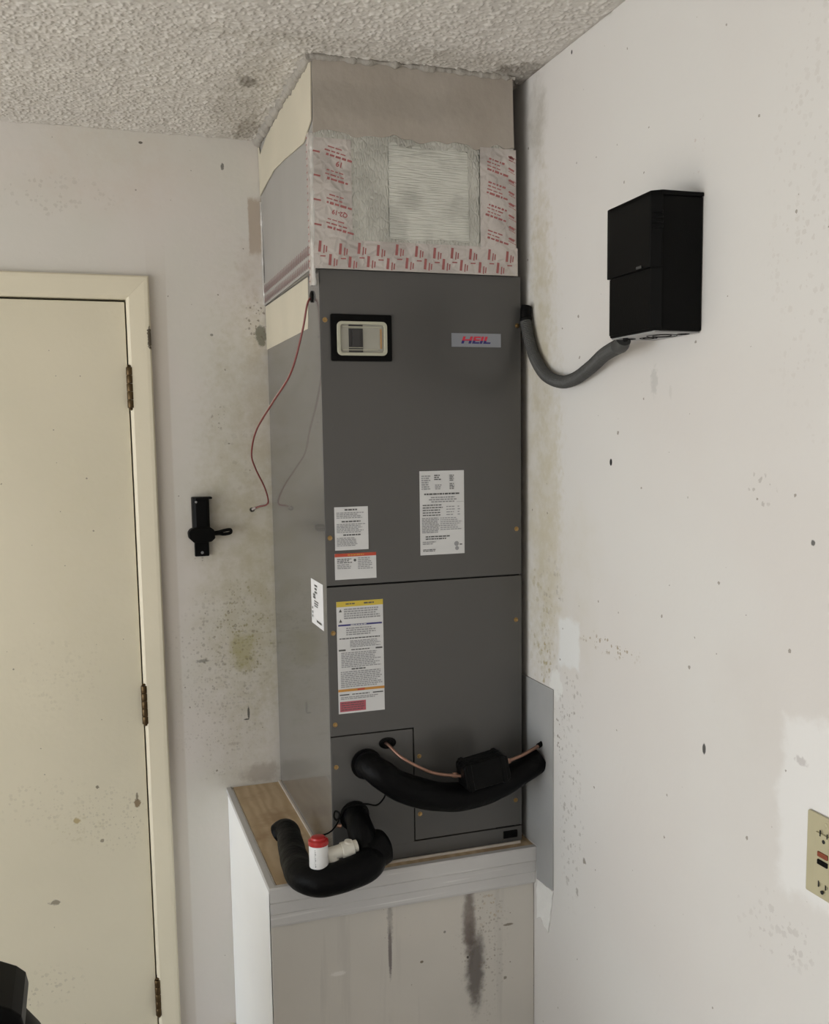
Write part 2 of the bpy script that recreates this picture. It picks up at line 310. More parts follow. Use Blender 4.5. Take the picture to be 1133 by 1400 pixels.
def part(name, mb, root, label=None, parent=None, **kw):
    """a part of thing `root` (or a sub-part when parent is given)"""
    me_o = build(name, mb, None, origin=OR[root.name], **kw)
    me_o.location = (0, 0, 0); me_o.parent = parent or root
    if label: me_o['label'] = label
    return me_o
def struct(name, mb, **kw):
    o = build(name, mb, **kw); o['kind'] = 'structure'; return o
def spart(name, mb, st, label=None, **kw):
    o = build(name, mb, **kw); o.location = (0, 0, 0); o.parent = st
    if label: o['label'] = label
    return o
def tag(o, label, cat, group=None):
    o['label'] = label; o['category'] = cat
    if group: o['group'] = group
    return o

# ------------------------------------------------------------------ room shell
XR, ZF, ZC, XL, YB = .465, -Z0, 1.6819, -4.4, -6.2
struct('floor', MB().box((XL-.1, YB-.1, ZF-.1), (XR+.12, .12, ZF), M_floor))
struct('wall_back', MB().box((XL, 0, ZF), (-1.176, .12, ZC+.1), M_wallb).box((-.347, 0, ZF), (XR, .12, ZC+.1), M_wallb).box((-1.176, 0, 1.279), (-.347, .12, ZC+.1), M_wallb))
struct('wall_right', MB().box((XR, YB, ZF), (XR+.12, .12, ZC+.1), M_wallr))
struct('wall_rear', MB().box((XL, YB-.12, ZF), (XR, YB, ZC+.1), M_wallplain))
DY0, DY1, DZ = -.35, -4.65, 1.38
struct('wall_left', MB().box((XL-.12, 0, ZF), (XL, DY0, ZC+.1), M_wallplain).box((XL-.12, DY1, ZF), (XL, YB, ZC+.1), M_wallplain).box((XL-.12, DY0, DZ), (XL, DY1, ZC+.1), M_wallplain))
dr = struct('driveway_ground', MB().box((-16, -12, ZF-.12), (XL-.1, 6, ZF-.02), M_drive))
# popcorn ceiling: a fine displaced sheet where it is seen, plain slab beyond
def popcorn():
    x0, x1, y0, y1, st = -1.25, XR, -1.45, 0.0, .0019
    nx = int((x1-x0)/st); ny = int((y1-y0)/st)
    X, Y = np.meshgrid(np.linspace(x0, x1, nx), np.linspace(y0, y1, ny), indexing='xy')
    def vnoise(sc, seed):
        g = np.random.default_rng(seed).random((int((y1-y0)/sc)+4, int((x1-x0)/sc)+4))
        fx = (X-x0)/sc; fy = (Y-y0)/sc; i = fx.astype(int); j = fy.astype(int); a = fx-i; b = fy-j
        a = a*a*(3-2*a); b = b*b*(3-2*b)
        return (g[j, i]*(1-a)+g[j, i+1]*a)*(1-b)+(g[j+1, i]*(1-a)+g[j+1, i+1]*a)*b
    h = vnoise(.0050, 1)*.55+vnoise(.0064, 2)*.45
    lump = np.clip((h-.46)/.34, 0, 1)
    Z = -.0031*lump - .0012*vnoise(.03, 3)*2 - .0006*vnoise(.0045, 4)
    edge = np.clip(np.minimum.reduce([x1-X, y1-Y])/.01, 0, 1); Z = Z*edge
    Z = np.where((X == X.min()) | (Y == Y.min()), 0, Z)
    v = np.stack([X, Y, Z+ZC+Z0-.001], -1).reshape(-1, 3)
    idx = np.arange(nx*ny).reshape(ny, nx)
    q = np.stack([idx[:-1, :-1], idx[1:, :-1], idx[1:, 1:], idx[:-1, 1:]], -1).reshape(-1, 4)
    me = bpy.data.meshes.new('popcorn_texture'); me.vertices.add(len(v)); me.vertices.foreach_set('co', v.ravel())
    me.loops.add(q.size); me.loops.foreach_set('vertex_index', q.ravel().astype('i4'))
    me.polygons.add(len(q)); me.polygons.foreach_set('loop_start', np.arange(0, q.size, 4, dtype='i4')); me.update(calc_edges=True); me.validate()
    me.polygons.foreach_set('use_smooth', [True]*len(me.polygons)); me.materials.append(M_ceil)
    o = bpy.data.objects.new('popcorn_texture', me); C.collection.objects.link(o); o['kind'] = 'stuff'; return o
ce = struct('ceiling', MB().box((XL-.1, YB-.1, ZC), (XR+.12, .12, ZC+.1), M_ceil))
pc = popcorn(); pc.parent = ce

# door, casing
dx0, dx1, dzt = -1.172, -.3505, 1.274
d = struct('door_1', MB().box((dx0, .004, ZF+.012), (dx1, .040, dzt-.002), M_door), bevel=.0015)
for z in (1.0615, .2517, -.5505):
    h = MB()
    for k in range(5):
        a = z-.050+k*.0202; h.lathe((-.3465, -.007, a), (0, 0, 1), [(.0076, 0), (.0082, .001), (.0082, .0184), (.0076, .0194)], M_hinge, 14)
    h.lathe((-.3465, -.007, z+.051), (0, 0, 1), [(.0045, 0), (.0055, .002), (.003, .005)], M_hinge, 12)
    h.lathe((-.3465, -.007, z-.056), (0, 0, 1), [(.003, 0), (.0055, .003), (.0045, .006)], M_hinge, 12)
    h.box((-.3495, -.003, z-.05), (-.3465, .02, z+.05), M_hinge)
    spart('hinge', h, d, smooth=True)
j = MB().box((-.3472, -.002, ZF), (-.3295, .11, 1.294), M_casing).box((-1.193, -.002, ZF), (-1.1755, .11, 1.294), M_casing).box((-1.193, -.002, 1.2775), (-.3295, .11, 1.294), M_casing)
jb = struct('trim_2', j, bevel=.001)
struct('trim_7', MB().box((-1.18, .043, ZF), (-.34, .055, 1.28), M_dark))
def casing():
    prof = [(0, 0), (0, -.006), (.007, -.0120), (.020, -.0135), (.044, -.0165), (.052, -.0165), (.056, -.013), (.056, 0)]   # across, out
    ci, cz = -.3425, 1.2785
    def pt(a, y, corner):   # corner: 0 right-bottom, 1 right-top, 2 left-top, 3 left-bottom
        xr_, xl_ = ci-.0045+a, -1.176-a+.0
        return {0: (xr_, y, ZF), 1: (xr_, y, cz+a), 2: (xl_, y, cz+a), 3: (xl_, y, ZF)}[corner]
    out = []
    for i, (c0, c1) in enumerate(((0, 1), (1, 2), (2, 3))):
        mb = MB(); n = len(prof); vs = [pt(a, y, c0) for a, y in prof]+[pt(a, y, c1) for a, y in prof]
        mb.add(vs, [(k, (k+1) % n, n+(k+1) % n, n+k) for k in range(n)]+[tuple(range(n)), tuple(range(2*n-1, n-1, -1))], M_casing)
        out.append(mb)
    return out
cs = casing()
for i, mb in enumerate(cs): struct('trim_%d' % (3+i), mb, bevel=.0006)
struct('baseboard_back', MB().box((-.235, -.012, ZF), (-.1475, -.0005, -.668), M_casing), bevel=.002)

# ------------------------------------------------------------------ equipment platform
px0, pf = -.1425, -.6235
T = thing('equipment_platform', (.16, -.32, ZF), 'tall white painted wooden platform with plywood top under the gray air handler', 'platform')
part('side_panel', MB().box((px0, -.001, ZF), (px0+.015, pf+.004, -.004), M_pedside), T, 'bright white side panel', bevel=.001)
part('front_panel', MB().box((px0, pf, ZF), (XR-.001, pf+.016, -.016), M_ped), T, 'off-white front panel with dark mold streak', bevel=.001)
part('plywood_top', MB().box((px0+.015, -.001, -.018), (XR-.001, pf+.002, 0), M_ply), T, 'bare tan plywood top')
# front moulding: profile (out from the face, height)
prof = [(.000, -.0875), (.007, -.0875), (.009, -.082), (.009, -.060), (.0115, -.0575), (.0115, -.034), (.0155, -.030), (.0155, -.0025), (.0135, 0.0015), (0, .0015)]
mb = MB(); n = len(prof); xa, xb = -.1465, XR-.0008
vs = [(xa+(.0155-a)*.25, pf-a, z) for a, z in prof]+[(xb, pf-a, z) for a, z in prof]
mb.add(vs, [(k, (k+1) % n, n+(k+1) % n, n+k) for k in range(n)]+[tuple(range(n)), tuple(range(2*n-1, n-1, -1))], M_trim)
part('front_moulding', mb, T, 'gray painted moulding board', bevel=.0006)
part('side_moulding', MB().box((-.1465, -.001, -.010), (-.1330, pf-.0135, .002), M_trim), T, bevel=.001)

# ------------------------------------------------------------------ air handler
W, D, H = .446, -.600, 1.2699
A = thing('air_handler', (W/2, -.3, 0), 'tall gray metal air handler cabinet with warning labels standing on the platform', 'air handler')
g = .0022
part('cabinet', MB().box((0, -.012, .001), (W, D+.011, H-.001), M_cab_lit).box((0, D+.011, .001), (.0012, D+.001, H-.001), M_cab_lit).box((.0012, D+.0102, .002), (W-.0012, D+.0115, H-.002), M_dark)
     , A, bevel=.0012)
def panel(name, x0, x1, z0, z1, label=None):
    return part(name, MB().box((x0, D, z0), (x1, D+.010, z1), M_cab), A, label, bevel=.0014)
part_up = panel('upper_panel', .0013, W, .6225, H)
# lower panel is L-shaped around the small access panel
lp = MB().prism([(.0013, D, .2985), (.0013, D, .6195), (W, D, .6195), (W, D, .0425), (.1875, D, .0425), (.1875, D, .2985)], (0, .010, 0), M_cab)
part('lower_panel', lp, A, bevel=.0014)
panel('coil_access_panel', .0013, .1855, .0375, .2965)
bs_ = MB().box((.0013, D+.001, .0045), (W, D+.010, .0395), M_cab); part('bottom_rail', bs_, A, bevel=.001)
part('drain_slot', MB().box((.399, D-.0012, .014), (.434, D+.003, .0315), M_black).box((.380, D-.0006, .0405), (.428, D+.002, .0435), M_black), A, 'black rectangular drain opening', bevel=.0015)
part('base_strip', MB().box((-.0055, D-.002, 0), (.0005, -.003, .0055), M_tan).box((-.0055, D-.0060, 0), (W-.006, D-.0005, .0055), M_tan), A, 'pale shim strip under the cabinet edges', bevel=.001)
# screws
for x, z in ((.0105, 1.169), (.437, 1.166), (.010, .7235), (.434, .724), (.012, .522), (.432, .520), (.0115, .324), (.0115, .231), (.199, .233), (.199, .1015), (.430, .102)):
    part('screw', MB().lathe((x, D, z), (0, -1, 0), [(.0052, 0), (.0052, .0006), (.0033, .0008), (.0034, .0030), (.0028, .0038), (.001, .0040)], M_brass, 6 if False else 12), A, smooth=True)
# breaker viewing window
v = MB()
ox0, ox1, oz0, oz1 = .0215, .1510, 1.0865, 1.1810
def rrect(x0, x1, z0, z1, r, y, n=5):
    pts = []
    for cx, cz, a0 in ((x1-r, z1-r, 0), (x0+r, z1-r, 90), (x0+r, z0+r, 180), (x1-r, z0+r, 270)):
        for k in range(n+1):
            a = math.radians(a0+90*k/n); pts.append((cx+r*math.cos(a), y, cz+r*math.sin(a)))
    return pts
def ringframe(mb, o, i, y0, y1, mat):
    n = len(o); O0 = o; O1 = [(p[0], y1, p[2]) for p in o]; I0 = i; I1 = [(p[0], y1, p[2]) for p in i]
    vs = O0+O1+I0+I1
    fs = []
    for k in range(n):
        l = (k+1) % n
        fs += [(k, l, n+l, n+k), (n+k, n+l, 3*n+l, 3*n+k), (2*n+l, 2*n+k, 3*n+k, 3*n+l), (k, 2*n+k, 2*n+l, l)]
    mb.add(vs, fs, mat)
ringframe(v, rrect(ox0, ox1, oz0, oz1, .003, D-.0005), rrect(.0335, .1400, 1.0975, 1.1665, .010, D-.0005), D, D-.005, M_black)
vw = part('breaker_window', v, A, 'black framed breaker window', bevel=.0008)
v = MB(); ringframe(v, rrect(.0335, .1400, 1.0975, 1.1665, .010, D), rrect(.0405, .1330, 1.1035, 1.1605, .006, D), D, D-.009, M_lensrim)
part('lens_rim', v, A, parent=vw, bevel=.0012)
part('lens', MB().prism(rrect(.0405, .1330, 1.1035, 1.1605, .006, D-.0005), (0, -.0035, 0), M_lens).box((.1255, D-.003, 1.112), (.1285, D-.0062, 1.152), M_amber)
     .box((.045, D-.003, 1.1545), (.128, D-.0055, 1.1565), M_lensrim).box((.045, D-.003, 1.1085), (.12, D-.0055, 1.1100), M_lensrim), A, parent=vw)
part('breaker_switch', MB().box((.0585, D-.003, 1.1045), (.0885, D-.0052, 1.1600), M_brk).box((.0655, D-.004, 1.116), (.0815, D-.010, 1.148), M_brk).box((.058, D-.005, 1.1130), (.0885, D-.0058, 1.1145), M_lensrim).box((.058, D-.005, 1.1525), (.0885, D-.0058, 1.1538), M_lensrim), A, parent=vw, bevel=.0008)

# text outlines from the built-in font
def text_faces(s, size=1., bold=0.0, shear=0.):
    cu = bpy.data.curves.new('t', 'FONT'); cu.body = s; cu.size = size; cu.shear = shear; cu.offset = bold; cu.resolution_u = 3
    o = bpy.data.objects.new('t', cu); C.collection.objects.link(o); dg = bpy.context.evaluated_depsgraph_get()
    me = o.evaluated_get(dg).to_mesh(); vs = [tuple(v.co) for v in me.vertices]; fs = [tuple(p.vertices) for p in me.polygons]
    o.to_mesh_clear(); bpy.data.objects.remove(o); bpy.data.curves.remove(cu)
    xs = [v[0] for v in vs]; ys = [v[1] for v in vs]; cx, cy = (min(xs)+max(xs))/2, (min(ys)+max(ys))/2
    return [(v[0]-cx, v[1]-cy) for v in vs], fs, max(xs)-min(xs), max(ys)-min(ys)
class Sheet:
    """a thin printed sheet: origin o, unit axes u (across) v (up), outward n"""
    def __init__(s, o, u, v, n): s.o, s.u, s.v, s.n = map(Vector, (o, u, v, n)); s.mb = MB()
    def P(s, a, b, h): return s.o+s.u*a+s.v*b+s.n*h
    def rect(s, a0, b0, a1, b1, mat, h=.0008, ang=0., t=0.):
        ca, cb = (a0+a1)/2, (b0+b1)/2; co, si = math.cos(ang), math.sin(ang); q = []
        for a, b in ((a0, b0), (a1, b0), (a1, b1), (a0, b1)):
            da, db = a-ca, b-cb; q.append(s.P(ca+da*co-db*si, cb+da*si+db*co, h))
        s.mb.add(q, [(0, 1, 2, 3)], mat)
    def base(s, a0, b0, a1, b1, mat, th=.0004):
        s.mb.prism([s.P(a0, b0, .0001), s.P(a1, b0, .0001), s.P(a1, b1, .0001), s.P(a0, b1, .0001)], s.n*th, mat)
    def text(s, st, a, b, hgt, mat, ang=0., h=.0010, width=None, bold=0., shear=0., clip=None):
        vs, fs, w_, h_ = text_faces(st, 1., bold, shear); k = hgt/h_; kx = (width/w_) if width else k
        co, si = math.cos(ang), math.sin(ang)
        q = [(a+x*kx*co-y*k*si, b+x*kx*si+y*k*co) for x, y in vs]
        if clip:
            lo = q; fs = [f for f in fs if all(clip(*(lo[i])) for i in f)]
        s.mb.add([s.P(x, y, h) for x, y in q], fs, mat)
    def lines(s, a0, b0, a1, b1, n, mat, rnd, fill=.55, ragged=.3, ang=0., h=.0010, center=False):
        """n rows of small illegible words"""
        dz = (b1-b0)/n
        for i in range(n):
            z = b1-dz*(i+.5); a = a0; end = a1-(rnd.random()*ragged*(a1-a0))
            if center: off = (a1-end)/2; a += off; end = a1-off
            while a < end:
                w_ = min(rnd.uniform(.003, .009), end-a)
                if w_ > .001: s.rect(a, z-dz*fill/2, a+w_, z+dz*fill/2, mat, h, ang)
                a += w_+.0013
def sheet_part(s, name, root, label=None, parent=None): return part(name, s.mb, root, label, parent)
R_ = random.Random(3)
FY = D
# badge
s = Sheet((.2845, FY, 1.119), (1, 0, 0), (0, 0, 1), (0, -1, 0)); s.base(0, 0, .1135, .0285, M_lsil, .0012)
s.text('HEIL', .0555, .0145, .0150, M_lred, width=.068, shear=.2, bold=.035, h=.0016)
vs, fs, w_, h_ = text_faces('HEIL', 1., .035, .2); kx = .068/w_; k = .015/h_
# lower half of each letter is navy: cut the letter outlines at mid height
bm = bmesh.new(); bv = [bm.verts.new((x*kx, y*k, 0)) for x, y in vs]
for f in fs:
    try: bm.faces.new([bv[i] for i in f])
    except ValueError: pass
bmesh.ops.bisect_plane(bm, geom=bm.verts[:]+bm.edges[:]+bm.faces[:], plane_co=(0, -.0012, 0), plane_no=(0, 1, 0), clear_outer=True)
bm.verts.index_update()
s.mb.add([s.P(.0555+v.co.x, .0145+v.co.y, .0018) for v in bm.verts], [tuple(v.index for v in f.verts) for f in bm.faces], M_lblue); bm.free()
sheet_part(s, 'badge', A, 'silver badge reading HEIL in red and blue')
# rating plate
s = Sheet((.2085, FY, .6765), (1, 0, 0), (0, 0, 1), (0, -1, 0)); s.base(0, 0, .1015, .1805, M_paper)
s.lines(.004, .140, .026, .172, 7, M_inkg, R_); s.lines(.033, .160, .053, .173, 3, M_ink, R_, ragged=.5); s.lines(.035, .140, .050, .152, 3, M_inkg, R_)
for k in range(2): s.lines(.068, .158-.018*k, .079, .172-.018*k, 4, M_ink, R_, ragged=.1)
s.lines(.010, .128, .094, .134, 1, M_ink, R_, ragged=.1); s.lines(.02, .112, .085, .126, 3, M_inkg, R_, center=True)
s.lines(.006, .083, .052, .110, 5, M_ink, R_, ragged=.2, fill=.4); s.lines(.060, .083, .080, .106, 4, M_inkg, R_, fill=.35); s.lines(.086, .083, .092, .106, 4, M_inkg, R_, fill=.35)
s.rect(.084, .113, .1005, .1136, M_inkg); s.lines(.004, .047, .045, .081, 10, M_inkg, R_, ragged=.15, fill=.6); s.lines(.046, .052, .097, .081, 7, M_inkg, R_, ragged=.3, fill=.4)
s.lines(.012, .032, .072, .042, 2, M_ink, R_, ragged=.3, fill=.5); s.lines(.005, .022, .036, .030, 2, M_inkg, R_); s.lines(.006, .007, .036, .013, 2, M_ink, R_, ragged=.1)
s.mb.lathe(s.P(.083, .022, .0004), (0, -1, 0), [(.0055, 0), (.0054, .0003)], M_inkg, 16); s.mb.lathe(s.P(.084, .012, .0004), (0, -1, 0), [(.0045, 0), (.0044, .0003)], M_inkg, 16); s.rect(.090, .019, .096, .0215, M_ink)
sheet_part(s, 'rating_plate', A, 'tall white rating plate')
# notice label
s = Sheet((.0205, FY, .6965), (1, 0, 0), (0, 0, 1), (0, -1, 0)); s.base(0, 0, .0725, .0905, M_paper)
s.lines(.022, .0825, .050, .0865, 1, M_ink, R_, ragged=.05, fill=.8); s.lines(.004, .066, .068, .080, 4, M_inkg, R_); s.lines(.015, .058, .057, .062, 1, M_ink, R_, ragged=.1, fill=.7)
s.lines(.004, .036, .067, .056, 6, M_inkg, R_); s.lines(.018, .030, .057, .0335, 1, M_ink, R_, fill=.8, ragged=.1); s.lines(.004, .008, .050, .027, 6, M_inkg, R_, ragged=.15)
sheet_part(s, 'notice_label', A, 'small white notice label')
# orange topped warning label
s = Sheet((.0190, FY, .6345), (1, 0, 0), (0, 0, 1), (0, -1, 0)); s.base(0, 0, .0900, .0550, M_paper)
s.rect(0, .0480, .090, .0550, M_redp); s.lines(.028, .0495, .066, .0535, 1, M_org, R_, fill=.7, ragged=.1)
s.lines(.005, .034, .038, .045, 3, M_ink, R_, fill=.5); s.lines(.005, .022, .036, .033, 3, M_inkg, R_); s.lines(.050, .020, .086, .046, 7, M_inkg, R_, fill=.5); s.mb.lathe(s.P(.0435, .040, .0004), (0, -1, 0), [(.003, 0), (.003, .0003)], M_ink, 12)
sheet_part(s, 'warning_label', A, 'white warning label with orange top band')
# long caution label
s = Sheet((.0200, FY, .3465), (1, 0, 0), (0, 0, 1), (0, -1, 0)); s.base(0, 0, .1020, .2415, M_paper)
s.rect(0, .2300, .102, .2415, M_yel); s.lines(.020, .234, .040, .238, 1, M_ink, R_, fill=.6, ragged=.0); s.lines(.060, .234, .082, .238, 1, M_ink, R_, fill=.8, ragged=0.)
for z in (.219, .197):
    s.mb.add([s.P(.005, z, .0006), s.P(.012, z, .0006), s.P(.0085, z+.007, .0006)], [(0, 1, 2)], M_ink)
s.lines(.016, .203, .096, .227, 5, M_inkg, R_, ragged=.15); s.rect(.003, .189, .099, .1925, M_blue); s.lines(.030, .1895, .070, .192, 1, M_paper, R_, h=.0013, fill=.7)
s.lines(.020, .168, .085, .186, 4, M_inkg, R_, ragged=.2); s.lines(.005, .160, .097, .164, 1, M_ink, R_, ragged=.05); s.lines(.028, .142, .097, .158, 5, M_inkg, R_)
s.rect(.003, .1355, .018, .139, M_ink); s.rect(.084, .1355, .099, .139, M_ink); s.lines(.030, .1355, .072, .139, 1, M_ink, R_, ragged=.05)
s.lines(.008, .099, .097, .133, 9, M_inkg, R_, ragged=.2); s.lines(.030, .094, .070, .0975, 1, M_ink, R_, fill=.8); s.lines(.006, .056, .098, .092, 9, M_inkg, R_, ragged=.15)
s.rect(0, .0475, .102, .0530, M_org); s.rect(.042, .0485, .058, .0520, M_redp, h=.0013); s.rect(.003, .0395, .024, .0420, M_ink); s.rect(.076, .0395, .099, .0420, M_ink); s.lines(.030, .039, .070, .0425, 1, M_ink, R_, ragged=.05)
s.lines(.005, .030, .095, .037, 2, M_inkg, R_, ragged=.4); s.rect(.003, .004, .060, .026, M_pink); s.lines(.006, .006, .058, .025, 4, M_ink, R_, fill=.35, h=.0013, ragged=.1)
sheet_part(s, 'caution_label', A, 'long white caution label with yellow top band')
# side sticker
s = Sheet((0, -.455, .5215), (0, -1, 0), (0, 0, 1), (-1, 0, 0)); s.base(0, 0, .113, .0995, M_sidepaper)
s.lines(.035, .070, .062, .092, 3, M_ink, R_, ragged=.2); s.lines(.02, .058, .045, .070, 2, M_ink, R_, fill=.8, ragged=.2); s.lines(.03, .040, .075, .056, 3, M_ink, R_, ragged=.3); s.lines(.008, .012, .018, .04, 3, M_ink, R_); s.lines(.05, .008, .10, .014, 1, M_ink, R_, fill=.8)
sheet_part(s, 'side_sticker', A, 'white printed sticker on the left side')
# flat cream band on the cabinet side, grommet
part('cream_band', MB().prism([(-.0007, -.004, 1.159), (-.0007, -.49, 1.162), (-.0007, -.497, 1.18), (-.0007, -.502, 1.2685), (-.0007, -.004, 1.2685)], (.0006, 0, 0), M_cream), A, 'cream band on upper side')
part('cable_grommet', MB().lathe((0, -.5395, 1.2225), (-1, 0, 0), [(.012, -.001), (.012, .003), (.008, .005), (.004, .0052), (.001, .004)], M_black, 20), A, smooth=True)
for x, z, rx in ((.1265, .2715, .0190),):
    mb = MB(); mb.lathe((0, 0, 0), (0, -1, 0), [(1., 0), (1., .5), (.8, 1.), (.55, 1.), (.5, .4), (.2, .3)], M_black, 24)
    mb.v = [(x+v[0]*.0195, D+v[1]*.004, z+v[2]*.0125) for v in mb.v]; part('pipe_grommet', mb, A, 'black oval pipe grommet', smooth=True)
part('pipe_grommet', MB().lathe((.078, D, .231), (0, -1, 0), [(.034, 0), (.034, .003), (.030, .004)], M_black, 24), A, smooth=True)
part('pipe_grommet', MB().lathe((.049, D, .119), (0, -1, 0), [(.033, 0), (.033, .003), (.029, .004)], M_black, 24), A, smooth=True)

# ------------------------------------------------------------------ supply duct
DU = thing('supply_duct', (.21, -.3, H), 'foil-faced box duct rising from the air handler to the ceiling', 'duct')
def wavy(p, amp, sc, seed): return amp*mnoise.noise(Vector((p[0]*sc+seed, p[1]*sc, p[2]*sc)))
def sheetgrid(corners, nu, nv, mat, nrm, amp=.0015, sc=18, seed=0., thick=None, jag=None):
    """bilinear sheet: corners = (bl, br, tr, tl)"""
    a, b, c, d_ = [Vector(q) for q in corners]; n_ = Vector(nrm); vs = []
    for jv in range(nv+1):
        for iu in range(nu+1):
            s_, t = iu/nu, jv/nv; tt = t
            p = (a*(1-s_)+b*s_)*(1-t)+(d_*(1-s_)+c*s_)*t
            if jag:
                if t == 0 and jag[0]: p = p+(a-d_).normalized()*jag[0]*mnoise.noise(p*jag[2])
                if t == 1 and jag[1]: p = p+(d_-a).normalized()*jag[1]*mnoise.noise(p*jag[2]+Vector((5, 5, 5)))
            vs.append(p+n_*(amp*mnoise.noise(p*sc+Vector((seed, 0, 0)))))
    fs = [(j_*(nu+1)+i, j_*(nu+1)+i+1, (j_+1)*(nu+1)+i+1, (j_+1)*(nu+1)+i) for j_ in range(nv) for i in range(nu)]
    if thick:
        k = len(vs); m_ = (nu+1); vs += [v-n_*thick for v in vs]; fs += [tuple(k+q for q in f[::-1]) for f in fs]
        ring = [i for i in range(nu+1)]+[j_*m_+nu for j_ in range(1, nv+1)]+[nv*m_+i for i in range(nu-1, -1, -1)]+[j_*m_ for j_ in range(nv-1, 0, -1)]
        fs += [(ring[(q+1) % len(ring)], ring[q], k+ring[q], k+ring[(q+1) % len(ring)]) for q in range(len(ring))]
    return MB().add(vs, fs, mat)
fx0, fx1, ft0, ft1, fy = -.010, .434, -.004, .425, -.604
core = MB().add([(fx0+.002, fy+.002, 1.271), (fx1-.002, fy+.002, 1.271), (fx1-.002, -.002, 1.271), (.002, -.002, 1.271), (ft0+.002, fy+.002, ZC+.01), (ft1-.002, fy+.002, ZC+.01), (ft1-.002, -.002, ZC+.01), (ft0+.002, -.002, ZC+.01)],
     [(0,3,2,1),(4,5,6,7),(0,1,5,4),(1,2,6,5),(2,3,7,6),(3,0,4,7)], M_ductgray)
part('duct_body', core, DU)
def fxz(u, z):   # point of the front face: u in metres from the left edge at the bottom scale
    t = (z-1.27)/(ZC-1.27); l = fx0+(ft0-fx0)*t; r_ = fx1+(ft1-fx1)*t; return l+(r_-l)*u/(fx1-fx0)
def fq(u0, u1, z0, z1, y): return [(fxz(u0, z0), y, z0), (fxz(u1, z0), y, z0), (fxz(u1, z1), y, z1), (fxz(u0, z1), y, z1)]
WF = fx1-fx0
part('foil_facing', sheetgrid(fq(0, WF, 1.271, 1.54, fy), 60, 36, M_foil, (0, -1, 0), .0022, 16, 2, .0015), DU, 'crinkled silver foil facing', smooth=True)
part('mastic_band', sheetgrid(fq(0, WF, 1.532, ZC-.002, fy-.0025), 70, 20, M_mastic, (0, -1, 0), .0020, 11, 5, .003, jag=(.012, 0, 40)), DU, 'smooth taupe mastic band', smooth=True)
part('mesh_patch', sheetgrid(fq(.160, .335, 1.335, 1.522, fy-.0022), 36, 36, M_fabric, (0, -1, 0), .0015, 26, 9, .0012, jag=(.006, .02, 50)), DU, 'pale ribbed mastic mesh patch', smooth=True)
# side faces
part('side_facing', sheetgrid([(-.0005, -.002, 1.271), (fx0, fy, 1.271), (ft0, fy, ZC), (ft0, -.002, ZC)], 30, 20, M_ductgray, (-1, 0, 0), .0025, 9, 3, .001), DU, 'matte gray side facing', smooth=True)
cy = MB(); poly = [(-.003, 1.6819-.004), (-.003, 1.545), (-.09, 1.553), (-.20, 1.560), (-.32, 1.552), (-.44, 1.540), (-.53, 1.532), (-.602, 1.556), (-.604, 1.676), (-.30, 1.668), (-.12, 1.658), (-.03, 1.64)]
cy.prism([(-.0012+.0157*y*(1-(z-1.27)/.41)-.004*((z-1.27)/.41), y, z) for y, z in poly], (-.0022, 0, 0), M_cream); part('upper_cream_patch', cy, DU, 'cream patch on upper side')  # flat cream patch on the upper duct side
# printed tapes. frame helper: u across, v up on the front face
def print_block(s, a, b, rnd, ang, k=1., big=None, flip=True):
    co, si = math.cos(ang), math.sin(ang)
    def at(da, db): return a+(da*co-db*si)*k, b+(da*si+db*co)*k
    for row, (ln, th, mat) in enumerate(((.044, .0042, M_tpink), (.030, .0024, M_tpink), (.026, .0024, M_tpink), (.038, .0036, M_tpink))):
        if row == 3 and (big or rnd.random() < .4): continue
        c0 = -.002+(rnd.random()*.006); z = row*.0070; a1 = c0
        while a1 < ln:
            w_ = rnd.uniform(.003, .012); p, q = at(a1+w_/2-.02, z)
            hw, hh = w_/2*k, th/2*k*rnd.uniform(.75, 1.15)
            s.rect(p-hw, q-hh, p+hw, q+hh, mat, .0006, ang); a1 += w_+.0022
    if big: p, q = at(-.001, .0285); s.text(big, p, q, .0100*k, M_tpink, ang+math.pi, bold=.035)
def front_sheet(x0, z0, yoff=.0030): return Sheet((x0, fy-yoff, z0), (1, 0, 0), (0, 0, 1), (0, -1, 0))
s = front_sheet(-.0115, 1.325); s.base(0, 0, .082, .198, M_tapef, .0006); s.o = s.o+s.n*.0002
for i, zz in enumerate((.022, .070, .117, .163)):
    print_block(s, .050, zz, R_, math.radians(-13), 1.12, {0: 'Q2-19', 2: '19'}.get(i))
    s.rect(.003, zz+.006, .018, zz+.0095, M_tpink, .0010, math.radians(-8))
sheet_part(s, 'foil_tape', DU, 'left upright foil tape with red print reading Q2-19')
s = front_sheet(.350, 1.325); s.base(0, 0, .082, .205, M_tapef, .0006); s.o = s.o+s.n*.0002
for i, zz in enumerate((.018, .064, .110, .158)): print_block(s, .033, zz, R_, math.radians(-15), 1.02)
for i in range(8): 
    zz = .014+i*.024; print_block(s, .071, zz, R_, math.radians(-25), .36)
    s.rect(.064, zz+.004, .078, zz+.0075, M_tpink, .0010, math.radians(-25))
s.text('19', .071, .186, .010, M_tpink, math.radians(70), bold=.03)
sheet_part(s, 'foil_tape', DU, 'right upright foil tape with red print')
s = front_sheet(-.0115, 1.2695, .0036); s.base(0, 0, .4465, .058, M_tapef, .0006); s.o = s.o+s.n*.0002
x_ = .010; k_ = 0
